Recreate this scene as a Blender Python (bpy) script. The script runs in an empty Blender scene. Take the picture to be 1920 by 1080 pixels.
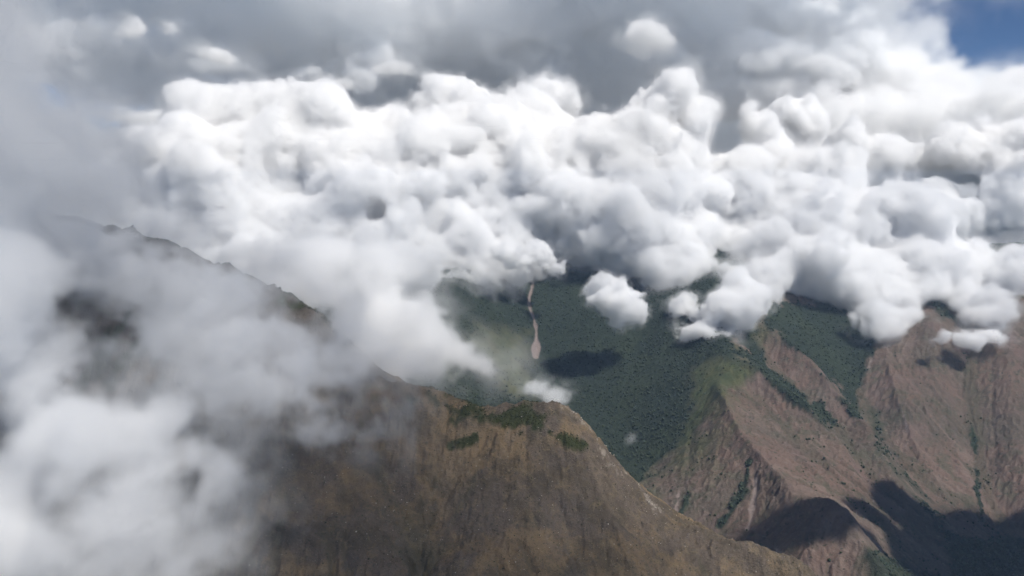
import bpy, math, time
import numpy as np
from mathutils import Vector
T0 = time.time()
sc = bpy.context.scene

# ------------------------------------------------------------------ camera, sky, sun, exposure
CAM_Z = 3600.0
PITCH = math.radians(8.0)
FPX = 1507.0                                    # focal length in photo pixels (1920 wide)
cam = bpy.data.objects.new('camera', bpy.data.cameras.new('camera'))
sc.collection.objects.link(cam); sc.camera = cam
cam.data.lens = 36.0 * FPX / 1920.0
cam.data.clip_start = 1.0; cam.data.clip_end = 400000.0
cam.location = (0, 0, CAM_Z); cam.rotation_euler = (math.radians(90) - PITCH, 0, 0)

SUN = Vector((0.42, -0.30, 0.86)).normalized()   # towards the sun: high, right and a little behind
world = bpy.data.worlds.new('World'); sc.world = world; world.use_nodes = True
wn = world.node_tree
sky = wn.nodes.new('ShaderNodeTexSky'); sky.sky_type = 'NISHITA'; sky.sun_disc = False
sky.sun_elevation = math.asin(SUN.z); sky.sun_rotation = math.atan2(SUN.x, SUN.y)
sky.altitude = 6000; sky.air_density = 1.0; sky.dust_density = 0.1; sky.ozone_density = 5.0
bg = wn.nodes['Background']; wn.links.new(sky.outputs[0], bg.inputs[0]); bg.inputs[1].default_value = 0.075
sun = bpy.data.objects.new('sun', bpy.data.lights.new('sun', 'SUN')); sc.collection.objects.link(sun)
sun.data.energy = 4.5; sun.data.angle = math.radians(0.5); sun.data.color = (1.0, 0.962, 0.905)
sun.rotation_euler = SUN.to_track_quat('Z', 'Y').to_euler()
sc.view_settings.view_transform = 'Standard'; sc.view_settings.look = 'None'
sc.view_settings.exposure = 0.0; sc.view_settings.gamma = 1.0
cy = sc.cycles
cy.max_bounces = 20; cy.volume_bounces = 20; cy.diffuse_bounces = 3; cy.glossy_bounces = 1
cy.use_adaptive_sampling = True; cy.adaptive_threshold = 0.06
cy.volume_step_rate = 2.0; cy.volume_max_steps = 512
cy.use_denoising = True; cy.transparent_max_bounces = 512

DO_CLOUDS = True

# ------------------------------------------------------------------ helpers
def W(px, py, Y):
    """world point seen at photo pixel (px, py) and lying Y metres ahead"""
    u, v = (px - 960) / FPX, (py - 540) / FPX
    dy = math.cos(PITCH) - v * math.sin(PITCH)
    dz = -math.sin(PITCH) - v * math.cos(PITCH)
    return (u / dy * Y, Y, CAM_Z + dz / dy * Y)
def to_px(x, y, z):
    zc = z - CAM_Z
    f = y * math.cos(PITCH) - zc * math.sin(PITCH)
    up = y * math.sin(PITCH) + zc * math.cos(PITCH)
    return 960 + FPX * x / f, 540 - FPX * up / f
def tag(o, label=None, cat=None, group=None, kind=None):
    if label: o['label'] = label
    if cat: o['category'] = cat
    if group: o['group'] = group
    if kind: o['kind'] = kind
    return o
def sstep(a, b, x):
    t = np.clip((x - a) / (b - a), 0, 1); return t * t * (3 - 2 * t)

class Noise2:
    """smooth value noise on a wrapped lattice, for any array of points"""
    def __init__(s, seed, n=256): s.n = n; s.g = np.random.default_rng(seed).uniform(-1, 1, (n, n)).astype(np.float32)
    def __call__(s, x, y):
        xi = np.floor(x); yi = np.floor(y); fx = (x - xi).astype(np.float32); fy = (y - yi).astype(np.float32)
        fx = fx * fx * fx * (fx * (fx * 6 - 15) + 10); fy = fy * fy * fy * (fy * (fy * 6 - 15) + 10)
        i = xi.astype(np.int64) % s.n; j = yi.astype(np.int64) % s.n; i1 = (i + 1) % s.n; j1 = (j + 1) % s.n
        g = s.g
        return (g[i, j] * (1 - fx) + g[i1, j] * fx) * (1 - fy) + (g[i, j1] * (1 - fx) + g[i1, j1] * fx) * fy
def fbm(x, y, wl, octaves, seed, gain=0.5, ridged=False):
    out = 0; a = 1.0
    for k in range(octaves):
        c, s = math.cos(1.1 * k + seed), math.sin(1.1 * k + seed)
        v = Noise2(seed * 31 + k)((x * c - y * s) / wl, (x * s + y * c) / wl)
        if ridged: v = 1 - 2 * np.abs(v)
        out = out + a * v; a *= gain; wl /= 2.03
    return out

def near_line(pts, px, py):
    dist = np.full(px.shape, 1e9); par = np.zeros(px.shape)
    for k in range(len(pts) - 1):
        (ax, ay), (bx, by) = pts[k][:2], pts[k + 1][:2]
        t = np.clip(((px - ax) * (bx - ax) + (py - ay) * (by - ay)) / ((bx - ax) ** 2 + (by - ay) ** 2), 0, 1)
        d = np.hypot(px - ax - t * (bx - ax), py - ay - t * (by - ay))
        par = np.where(d < dist, (k + t) / (len(pts) - 1), par); dist = np.minimum(dist, d)
    return dist, par


# ------------------------------------------------------------------ terrain heights
X0, X1, Y0, Y1 = -8600.0, 8600.0, 1000.0, 12400.0
def lines():
    P = []
    def L(*pts): P.append([W(*p) for p in pts])
    def LW(*pts): P.append([tuple(map(float, p)) for p in pts])
    # near mountain: crest from upper left to lower right
    L((-700, 260, 3900), (-300, 330, 3800), (0, 372, 3700), (210, 415, 3600), (340, 465, 3520), (430, 497, 3450), (520, 537, 3380), (600, 592, 3300), (655, 650, 3240), (700, 705, 3200), (760, 736, 3150),
      (850, 752, 3150), (915, 764, 3140), (960, 762, 3150), (1010, 752, 3140), (1075, 766, 3100), (1110, 812, 3050), (1145, 862, 3000), (1190, 905, 2960), (1225, 960, 2920), (1260, 992, 2880),
      (1330, 1004, 2830), (1440, 1018, 2790), (1490, 1048, 2760), (1530, 1072, 2740), (1650, 1160, 2680), (1900, 1360, 2560), (2300, 1700, 2300))
    # its face towards us
    L((-700, 1080, 2700), (-200, 1080, 2600), (400, 1080, 2500), (900, 1080, 2460), (1200, 1085, 2600), (1440, 1150, 2600))
    L((-500, 1500, 2100), (200, 1500, 2100), (900, 1500, 2080), (1400, 1500, 2200))
    L((860, 800, 3020), (940, 812, 3000), (1040, 800, 3010), (1090, 850, 2930))
    # spurs and hollows on that face
    L((790, 745, 3140), (700, 850, 2960), (640, 980, 2680), (600, 1090, 2440))
    L((840, 840, 2985), (800, 960, 2800), (790, 1100, 2540))
    L((1120, 900, 2880), (1140, 1000, 2700), (1230, 1100, 2560))
    L((430, 520, 3400), (420, 700, 3100), (380, 900, 2760), (330, 1090, 2440))
    L((180, 470, 3560), (120, 640, 3330), (160, 860, 3000), (200, 1080, 2600))
    LW((-8600, 1000, 1900), (-3000, 1000, 1500), (0, 1000, 1300), (3000, 1000, 1200), (8600, 1000, 1200))
    # canyon behind the near mountain
    LW((-8600, 5600, 2200), (-4500, 5000, 2000), (-2200, 4600, 1850), (-600, 4450, 1720), (500, 4600, 1560), (1000, 4350, 1450), (1350, 3800, 1380), (1750, 3450, 1330), (2500, 3400, 1230), (3200, 3750, 1150), (4200, 3500, 1080), (6500, 3100, 1000), (8600, 3000, 950))
    # side valley with the forest
    L((1000, 1000, 4950), (1120, 935, 5150), (1210, 902, 5400), (1195, 850, 5750), (1120, 775, 6300), (1040, 715, 6800), (1005, 668, 7100), (1000, 600, 7700), (994, 545, 8300), (1002, 500, 8800), (1010, 420, 9600))
    # forest flank left of it
    L((690, 640, 5600), (760, 600, 6300), (850, 540, 7300), (900, 480, 8400), (930, 420, 9400))
    L((620, 760, 5000), (740, 720, 5350), (850, 690, 6000), (930, 640, 6800), (960, 560, 7900))
    # ridge between forest and the brown flank
    L((1225, 890, 5330), (1265, 835, 5560), (1310, 770, 5750), (1345, 712, 5950), (1362, 665, 6200), (1345, 600, 6900), (1330, 540, 7600), (1340, 460, 8600), (1360, 380, 9700))
    L((1200, 700, 6650), (1190, 600, 7500), (1190, 520, 8400), (1160, 440, 9300))
    # crest C
    L((1345, 712, 5900), (1353, 742, 5620), (1385, 811, 5180), (1431, 867, 4740), (1468, 904, 4420), (1515, 927, 4300), (1584, 950, 4150), (1617, 1020, 3900), (1658, 1078, 3740), (1750, 1200, 3520))
    # hollow and rib on the dark face under crest C
    L((1400, 860, 4900), (1385, 930, 4600), (1360, 990, 4400))
    L((1440, 895, 4620), (1455, 960, 4330), (1490, 1040, 3980), (1530, 1100, 3780))
    # crest A
    L((1362, 665, 6200), (1422, 691, 6000), (1478, 742, 5700), (1515, 765, 5560), (1556, 807, 5300), (1610, 880, 4920), (1640, 960, 4520), (1690, 1080, 4100))
    # hollow between A and C
    L((1420, 735, 5850), (1475, 815, 5300), (1520, 860, 5000))
    # hollow between A and B
    L((1380, 600, 7000), (1413, 640, 6800), (1460, 706, 6400), (1510, 772, 6000), (1560, 820, 5650), (1640, 925, 4900))
    # crest B
    L((1400, 560, 7400), (1459, 631, 6750), (1524, 686, 6400), (1560, 728, 6150), (1593, 765, 5900), (1644, 821, 5500), (1668, 880, 5150), (1700, 960, 4750), (1760, 1060, 4350), (1850, 1180, 4000))
    # valley between B and the right mountain
    L((1500, 480, 8800), (1540, 575, 7800), (1585, 670, 7000), (1612, 779, 6350), (1690, 872, 5640), (1760, 960, 5120), (1830, 1045, 4700), (1930, 1170, 4250))
    # right mountain
    L((1600, 470, 9200), (1640, 560, 8200), (1658, 650, 7050), (1690, 742, 6300), (1710, 811, 5950), (1755, 900, 5450), (1850, 1010, 4950), (1960, 1130, 4550))
    L((1800, 480, 9000), (1810, 600, 7400), (1812, 700, 6750), (1822, 811, 6150), (1840, 925, 5500), (1900, 1040, 5000))
    L((1740, 500, 8800), (1745, 610, 7200), (1765, 720, 6500), (1790, 850, 5800), (1850, 960, 5250))
    L((2000, 450, 9000), (1900, 570, 7500), (1890, 660, 6800), (1900, 780, 6100), (1930, 920, 5350), (2020, 1080, 4800))
    L((2500, 560, 7600), (2300, 700, 6600), (2300, 1000, 5300), (2400, 1300, 4500))
    # far skyline, all of it inside the clouds
    LW((-8600, 9000, 2900), (-5000, 9500, 2700), (-2000, 10200, 2900), (200, 10500, 3050), (2500, 10800, 3000), (4500, 10000, 2700), (6500, 9500, 2800), (8600, 9500, 2700))
    LW((-8600, 12400, 2200), (-2000, 12400, 2300), (3000, 12400, 2200), (8600, 12400, 2100))
    return P
H0 = 24.0
nx, ny = int((X1 - X0) / H0) + 1, int((Y1 - Y0) / H0) + 1
def solve(P):
    cz = np.zeros((nx, ny)); cw = np.zeros((nx, ny))
    for ln in P:
        for a, b in zip(ln[:-1], ln[1:]):
            n = int(max(abs(b[0] - a[0]), abs(b[1] - a[1])) / H0 * 1.5) + 2
            t = np.linspace(0, 1, n)
            x = a[0] + (b[0] - a[0]) * t; y = a[1] + (b[1] - a[1]) * t; z = a[2] + (b[2] - a[2]) * t
            i = np.round((x - X0) / H0).astype(int); j = np.round((y - Y0) / H0).astype(int)
            ok = (i >= 0) & (i < nx) & (j >= 0) & (j < ny)
            np.add.at(cz, (i[ok], j[ok]), z[ok]); np.add.at(cw, (i[ok], j[ok]), 1)
    lev = [(cz, cw)]
    while min(lev[-1][0].shape) > 12:
        z, w = lev[-1]; a, b = z.shape; a2, b2 = (a + 1) // 2, (b + 1) // 2
        zz = np.zeros((a2 * 2, b2 * 2)); ww = zz.copy(); zz[:a, :b] = z; ww[:a, :b] = w
        lev.append((zz.reshape(a2, 2, b2, 2).sum((1, 3)), ww.reshape(a2, 2, b2, 2).sum((1, 3))))
    h = None
    for z, w in lev[::-1]:
        m = w > 0; v = np.where(m, z / np.maximum(w, 1), 0)
        if h is None: h = np.full(z.shape, v[m].mean())
        else: h = np.repeat(np.repeat(h, 2, 0), 2, 1)[:z.shape[0], :z.shape[1]]
        for it in range(160):
            h[m] = v[m]
            p = np.pad(h, 1, mode='edge')
            h = .25 * (p[:-2, 1:-1] + p[2:, 1:-1] + p[1:-1, :-2] + p[1:-1, 2:])
    return h
def blur(h, k):
    for _ in range(k):
        p = np.pad(h, 1, mode='edge'); h = .5 * h + .125 * (p[:-2, 1:-1] + p[2:, 1:-1] + p[1:-1, :-2] + p[1:-1, 2:])
    return h
def sample(g, x, y, x0, y0, hs):
    fx = np.clip((x - x0) / hs, 0, g.shape[0] - 1.001); fy = np.clip((y - y0) / hs, 0, g.shape[1] - 1.001)
    i = fx.astype(np.int64); j = fy.astype(np.int64); fx = fx - i; fy = fy - j
    return (g[i, j] * (1 - fx) + g[i + 1, j] * fx) * (1 - fy) + (g[i, j + 1] * (1 - fx) + g[i + 1, j + 1] * fx) * fy
base = blur(solve(lines()), 3)
HS = 12.0
gx = np.arange(X0, X1, HS); gy = np.arange(Y0, Y1, HS)
GX, GY = np.meshgrid(gx, gy, indexing='ij')
h = sample(base, GX, GY, X0, Y0, H0)
farw = sstep(3300, 5500, GY)
h += fbm(GX, GY, 900, 5, 5, 0.48, True) * (20 - 4 * farw) + fbm(GX, GY, 260, 4, 8, 0.5, True) * (9 - 2 * farw)
print('base', time.time() - T0)

def erode(h, n_drops, steps, rounds, seed, hs):
    """water droplets that carve gullies down the fall line"""
    rng = np.random.default_rng(seed); h = h.copy(); wear = np.zeros_like(h); flow = np.zeros_like(h)
    nx, ny = h.shape
    for r in range(rounds):
        px = rng.uniform(2, nx - 3, n_drops); py = rng.uniform(2, ny - 3, n_drops)
        dx = np.zeros(n_drops); dy = np.zeros(n_drops); sed = np.zeros(n_drops); vel = np.ones(n_drops); water = np.ones(n_drops)
        alive = np.ones(n_drops, bool)
        for s in range(steps):
            i = px.astype(int); j = py.astype(int); fx = px - i; fy = py - j
            a = h[i, j]; b = h[i + 1, j]; c = h[i, j + 1]; d = h[i + 1, j + 1]
            hx = (b - a) * (1 - fy) + (d - c) * fy; hy = (c - a) * (1 - fx) + (d - b) * fx
            z = (a * (1 - fx) + b * fx) * (1 - fy) + (c * (1 - fx) + d * fx) * fy
            dx = dx * .35 - hx * .65; dy = dy * .35 - hy * .65
            l = np.sqrt(dx * dx + dy * dy) + 1e-9; ux = dx / l; uy = dy / l
            qx = np.clip(px + ux, 1, nx - 3); qy = np.clip(py + uy, 1, ny - 3)
            i2 = qx.astype(int); j2 = qy.astype(int); gx2 = qx - i2; gy2 = qy - j2
            z2 = (h[i2, j2] * (1 - gx2) + h[i2 + 1, j2] * gx2) * (1 - gy2) + (h[i2, j2 + 1] * (1 - gx2) + h[i2 + 1, j2 + 1] * gx2) * gy2
            dz = z2 - z
            cap = np.maximum(-dz, 0.05) * vel * water * 0.9
            up = dz > 0
            dep = np.where(up, np.minimum(dz, sed), np.where(sed > cap, (sed - cap) * .25, 0))
            ero = np.where(~up & (sed <= cap), np.minimum((cap - sed) * .16, -dz), 0)
            amt = (dep - ero) * alive
            for (ii, jj, ww) in ((i, j, (1 - fx) * (1 - fy)), (i + 1, j, fx * (1 - fy)), (i, j + 1, (1 - fx) * fy), (i + 1, j + 1, fx * fy)):
                np.add.at(h, (ii, jj), np.clip(amt, -1.2, 1.2) * ww); 
            np.add.at(flow, (i, j), water * alive)
            sed = np.maximum(sed - dep + ero, 0)
            vel = np.sqrt(np.clip(vel * vel * .9 - dz * .06, 0.1, 9)); water *= .985
            px, py = qx, qy
    return h, flow
h1, flow = erode(h, 60000, 70, 9, 3, HS)
h = h1
flow = blur(flow, 1)
# named gullies (negative) and ribs (positive) on the near slope and the far faces
hx_, hy_ = to_px(GX, GY, h)
for ln, wd, dp, near_ in (([(690, 850), (712, 900), (735, 950), (765, 1005), (800, 1080)], 9, -16, 1), ([(860, 860), (845, 905), (838, 950), (815, 1010)], 8, -11, 1), ([(1045, 930), (1100, 955), (1150, 1000), (1220, 1075)], 9, 12, 1), ([(1100, 880), (1165, 940), (1230, 1010)], 8, 10, 1),
        ([(945, 930), (960, 1000), (1010, 1070)], 10, -10, 1), ([(560, 830), (600, 920), (620, 1010), (640, 1080)], 10, -12, 1), ([(500, 860), (480, 960), (500, 1080)], 9, 12, 1), ([(1010, 870), (1020, 930), (1080, 1010), (1110, 1080)], 8, -9, 1), ([(795, 750), (830, 790), (850, 830)], 7, -9, 1),
        ([(1390, 700), (1430, 790), (1500, 870), (1560, 925)], 5, -10, 0), ([(1430, 715), (1490, 800), (1560, 880), (1615, 930)], 5, 12, 0), ([(1300, 790), (1290, 870), (1275, 940)], 6, -14, 0), ([(1345, 790), (1340, 870), (1320, 960)], 6, 14, 0), ([(1410, 868), (1418, 920), (1405, 985)], 5, -16, 0),
        ([(1345, 705), (1353, 742), (1385, 811), (1431, 867), (1468, 904), (1515, 927), (1584, 950), (1617, 1020), (1658, 1078)], 7, 22, 0), ([(1371, 659), (1422, 691), (1478, 742), (1515, 765), (1556, 807), (1610, 880)], 6, 28, 0), ([(1459, 631), (1524, 686), (1560, 728), (1593, 765), (1644, 821)], 6, 28, 0), ([(1645, 640), (1626, 700), (1612, 770)], 5, 14, 0),
        ([(1500, 650), (1560, 730), (1620, 800)], 4, 8, 0), ([(1655, 655), (1680, 740), (1720, 850), (1790, 960)], 5, 18, 0), ([(1770, 640), (1780, 760), (1800, 880)], 5, 14, 0), ([(1860, 640), (1860, 760), (1870, 900)], 5, -14, 0), ([(1001, 505), (992, 565), (1006, 630), (1005, 668)], 4, -14, 0)):
    d_, t_ = near_line(ln, hx_, hy_); ok_ = (GY < 3900 - np.clip(GX, -3000, 3000) * .1) == bool(near_)
    h = h + dp * np.exp(-(d_ / wd) ** 2) * ok_ * sstep(0, .15, t_) * (1 - .5 * t_)
print('erode', time.time() - T0, flow.mean(), np.percentile(flow, (50, 90, 99)), np.abs(h1 - sample(base, GX, GY, X0, Y0, H0)).mean())

def lic(h, hs, length, seed):
    """noise smeared along the fall line: fine streaks of scree, grass and bare soil"""
    rng = np.random.default_rng(seed); n = rng.uniform(-1, 1, h.shape)
    s = blur(h, 3); gx_, gy_ = np.gradient(s); l = np.sqrt(gx_ ** 2 + gy_ ** 2) + 1e-6; gx_ /= l; gy_ /= l
    I, J = np.meshgrid(np.arange(h.shape[0]), np.arange(h.shape[1]), indexing='ij')
    out = n.copy()
    for sg in (1, -1):
        px, py = I.astype(float), J.astype(float)
        for k in range(length):
            ii = np.clip(px, 0, h.shape[0] - 1).astype(int); jj = np.clip(py, 0, h.shape[1] - 1).astype(int)
            px += sg * gx_[ii, jj]; py += sg * gy_[ii, jj]
            out += n[np.clip(px, 0, h.shape[0] - 1).astype(int), np.clip(py, 0, h.shape[1] - 1).astype(int)]
    return out / math.sqrt(2 * length + 1)
streak = lic(h, HS, 30, 9)
print('lic', time.time() - T0)

# ------------------------------------------------------------------ ground cover masks
def inside(poly, px, py):
    """signed pixel distance to a polygon's edge, positive inside"""
    n = len(poly); ins = np.zeros(px.shape, bool); dist = np.full(px.shape, 1e9)
    for k in range(n):
        (ax, ay), (bx, by) = poly[k], poly[(k + 1) % n]
        c = ((ay > py) != (by > py)) & (px < (bx - ax) * (py - ay) / ((by - ay) + 1e-9) + ax); ins ^= c
        t = np.clip(((px - ax) * (bx - ax) + (py - ay) * (by - ay)) / ((bx - ax) ** 2 + (by - ay) ** 2 + 1e-9), 0, 1)
        dist = np.minimum(dist, np.hypot(px - ax - t * (bx - ax), py - ay - t * (by - ay)))
    return np.where(ins, dist, -dist)
# polar sheet: fine near the camera, coarser far away, one continuous ground
NU, NV = 1500, 1000
U = np.linspace(-0.84, 0.84, NU); YY = 1350 * np.exp(np.linspace(0, math.log(12300 / 1350), NV))
PX = (U[:, None] * YY[None, :]); PY = np.broadcast_to(YY[None, :], PX.shape).copy()
PX = np.clip(PX, X0 + 30, X1 - 30)
Z = sample(h, PX, PY, X0, Y0, HS); ST = sample(streak, PX, PY, X0, Y0, HS); FL = np.log1p(sample(flow, PX, PY, X0, Y0, HS))
ppx, ppy = to_px(PX, PY, Z)
wob = fbm(PX, PY, 300, 5, 21, 0.6)
wob2 = fbm(PX, PY, 90, 4, 22, 0.6)
beyond = PY > 3900 - np.clip(PX, -3000, 3000) * 0.1
FOREST = [(500, 300), (1420, 300), (1395, 560), (1400, 640), (1372, 668), (1345, 705), (1335, 745), (1305, 790), (1270, 830), (1245, 865), (1215, 905), (1160, 940), (1050, 1100), (200, 1100), (200, 300)]
fo = inside(FOREST, ppx, ppy) + wob * 26 + wob2 * 8
VAL = [(1415, 560), (1640, 560), (1640, 650), (1632, 690), (1618, 730), (1612, 785), (1600, 780), (1560, 720), (1500, 665), (1450, 620)]
va = inside(VAL, ppx, ppy) + wob * 10 + wob2 * 6
GUL = [(1375, 650), (1400, 665), (1430, 700), (1475, 742), (1520, 790), (1558, 812), (1540, 780), (1490, 715), (1445, 690), (1420, 640), (1390, 610)]
ga = inside(GUL, ppx, ppy) + wob * 8 + wob2 * 5
forest = np.maximum(np.maximum(sstep(-6, 10, fo), sstep(-4, 8, va)), sstep(-5, 5, ga)) * beyond
forest = np.maximum(forest, beyond * (PY > 7300) * sstep(-200, 500, PY - 7700 + wob * 500))
d, t = near_line([(1640, 780), (1650, 840), (1705, 900), (1745, 960), (1800, 1060), (1850, 1150)], ppx, ppy)
forest = np.maximum(forest, sstep(16, 2, d + wob2 * 12) * beyond * .55)
for ln, wd in (([(1822, 800), (1828, 850), (1834, 930), (1840, 960)], 5), ([(1405, 870), (1393, 920), (1372, 960), (1350, 985)], 9), ([(1290, 930), (1275, 975), (1260, 1000)], 7), ([(1560, 790), (1545, 775), (1530, 760)], 12)):
    d, t = near_line(ln, ppx, ppy); forest = np.maximum(forest, sstep(wd, wd * .3, d + wob2 * 5) * beyond)
deep = inside([(1750, 985), (1800, 1000), (1930, 1010), (2400, 1100), (2400, 1500), (1700, 1400), (1640, 1100), (1620, 1030), (1680, 1050), (1790, 1085)], ppx, ppy) + wob * 10
forest = np.maximum(forest, sstep(-8, 14, deep) * beyond * .9)
# meadow and thin scrub between forest and bare slopes
green = sstep(-70, 20, fo + wob * 20) * beyond * .85
lawn = np.maximum(np.maximum(sstep(-10, 30, inside([(890, 610), (985, 625), (1000, 700), (1015, 740), (960, 745), (880, 660), (850, 620)], ppx, ppy) + wob * 14), 0) * beyond, sstep(-12, 22, inside([(1300, 690), (1350, 675), (1405, 700), (1360, 740), (1320, 800), (1270, 850), (1290, 780)], ppx, ppy) + wob * 12) * beyond)
forest = forest * (1 - .9 * lawn)
# shrub patches on the near mountain
shrub = np.zeros_like(Z)
for ln, wd in (([(800, 745), (850, 770), (905, 778), (950, 790), (1010, 800)], 20), ([(930, 790), (975, 780), (1010, 795), (1000, 808)], 15), ([(845, 835), (890, 822)], 8), ([(1030, 815), (1075, 830), (1095, 840)], 7), ([(190, 700), (250, 670), (340, 690)], 38), ([(430, 520), (560, 580)], 14)):
    d, t = near_line(ln, ppx, ppy); shrub = np.maximum(shrub, sstep(wd * 1.3, wd * .3, d + wob2 * wd * 1.1 + wob * wd * .5))
shrub *= ~beyond
gully = sstep(2.3, 4.3, FL)
# landslide scars: bare pink ground, wider at the foot
scar = np.zeros_like(Z)
SC = [(1001, 505), (999, 535), (992, 560), (993, 578), (1001, 598), (1006, 620), (1006, 645), (1005, 668)]
d, t = near_line(SC, ppx, ppy)
scar = np.maximum(scar, sstep(1.5, -1.0, d - (2.1 + 6.8 * sstep(.78, .9, t) * (1 - .4 * sstep(.93, 1, t))) + wob2 * 1.3) * beyond)
for ln, wd in (([(1416, 892), (1419, 915), (1413, 945), (1408, 975), (1402, 990)], 6.5), ([(1690, 765), (1698, 790), (1703, 812)], 2.2), ([(1640, 665), (1628, 690)], 2.0), ([(1515, 1062), (1470, 1045), (1455, 1030)], 5), ([(1272, 925), (1268, 960)], 4)):
    d, t = near_line(ln, ppx, ppy); scar = np.maximum(scar, sstep(1.5, -1.5, d - wd * .6 + wob2 * 3.0) * beyond * .9)
rock = np.zeros_like(Z)
d, t = near_line([(1060, 765), (1078, 770), (1110, 812), (1145, 862), (1190, 905), (1225, 962)], ppx, ppy)
rock = np.maximum(rock, sstep(8, 0, d + wob2 * 10) * sstep(.25, .7, fbm(PX, PY, 22, 3, 33, .7)) * .45 * (~beyond))
rk = inside([(1430, 880), (1500, 930), (1560, 990), (1560, 1080), (1440, 1010), (1420, 950)], ppx, ppy)
crag = sstep(-10, 20, rk + wob * 12) * beyond
# real relief at small scale
canopy = 1 - np.abs(fbm(PX, PY, 34, 2, 41, .6))
farv = sstep(3400, 5200, PY)
Z = Z + forest * (canopy * 9) + ST * (.7 + 4.3 * farv) * (1 - forest) + fbm(PX, PY, 46, 4, 43, .55, True) * (5.0 + 2.2 * farv) * (1 - forest) + fbm(PX, PY, 130, 5, 47, .58, True) * (1 - farv) * 9
Z = Z + shrub * (4 * (1 - np.abs(fbm(PX, PY, 16, 2, 44)))) + crag * (ST * 9 + fbm(PX, PY, 70, 4, 45, .6, True) * 9) - scar * 5
print('masks', time.time() - T0)

def mat_new(name):
    m = bpy.data.materials.new(name); m.use_nodes = True
    return m, m.node_tree, m.node_tree.nodes['Principled BSDF']
def grid_mesh(name, X, Y, Z, attrs, mat):
    a, b = X.shape
    me = bpy.data.meshes.new(name); me.vertices.add(a * b)
    co = np.stack([X, Y, Z], -1).astype(np.float32).reshape(-1); me.vertices.foreach_set('co', co)
    idx = np.arange(a * b).reshape(a, b)
    q = np.stack([idx[:-1, :-1], idx[1:, :-1], idx[1:, 1:], idx[:-1, 1:]], -1).reshape(-1, 4)
    me.loops.add(q.size); me.loops.foreach_set('vertex_index', q.reshape(-1).astype(np.int32))
    me.polygons.add(len(q)); me.polygons.foreach_set('loop_start', np.arange(0, q.size, 4, dtype=np.int32))
    me.update(calc_edges=True); me.shade_smooth()
    for k, v in attrs.items():
        at = me.attributes.new(k, 'FLOAT', 'POINT'); at.data.foreach_set('value', np.ascontiguousarray(v, dtype=np.float32).reshape(-1))
    me.materials.append(mat)
    o = bpy.data.objects.new(name, me); sc.collection.objects.link(o); return o

class G:
    def __init__(s, nt): s.nt = nt
    def n(s, t, **k):
        x = s.nt.nodes.new(t)
        for a, b in k.items(): setattr(x, a, b)
        return x
    def l(s, a, b): s.nt.links.new(a, b)
    def attr(s, name): return s.n('ShaderNodeAttribute', attribute_name=name).outputs['Fac']
    def noise(s, scale, detail=4, rough=.55, vec=None, dist=0):
        x = s.n('ShaderNodeTexNoise'); x.inputs['Scale'].default_value = scale; x.inputs['Detail'].default_value = detail; x.inputs['Roughness'].default_value = rough; x.inputs['Distortion'].default_value = dist
        s.l(vec or s.pos, x.inputs['Vector']); return x.outputs['Fac']
    def m(s, op, a, b=0, clamp=False):
        x = s.n('ShaderNodeMath', operation=op, use_clamp=clamp)
        for k, v in enumerate((a, b)):
            if isinstance(v, (int, float)): x.inputs[k].default_value = v
            else: s.l(v, x.inputs[k])
        return x.outputs[0]
    def ramp(s, v, lo, hi):
        x = s.n('ShaderNodeMapRange'); x.interpolation_type = 'SMOOTHSTEP'; s.l(v, x.inputs[0]); x.inputs[1].default_value = lo; x.inputs[2].default_value = hi; return x.outputs[0]
    def mix(s, f, a, b):
        x = s.n('ShaderNodeMix', data_type='RGBA')
        if isinstance(f, (int, float)): x.inputs[0].default_value = f
        else: s.l(f, x.inputs[0])
        for k, v in ((6, a), (7, b)):
            if isinstance(v, tuple): x.inputs[k].default_value = (*v, 1)
            else: s.l(v, x.inputs[k])
        return x.outputs[2]
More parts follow.
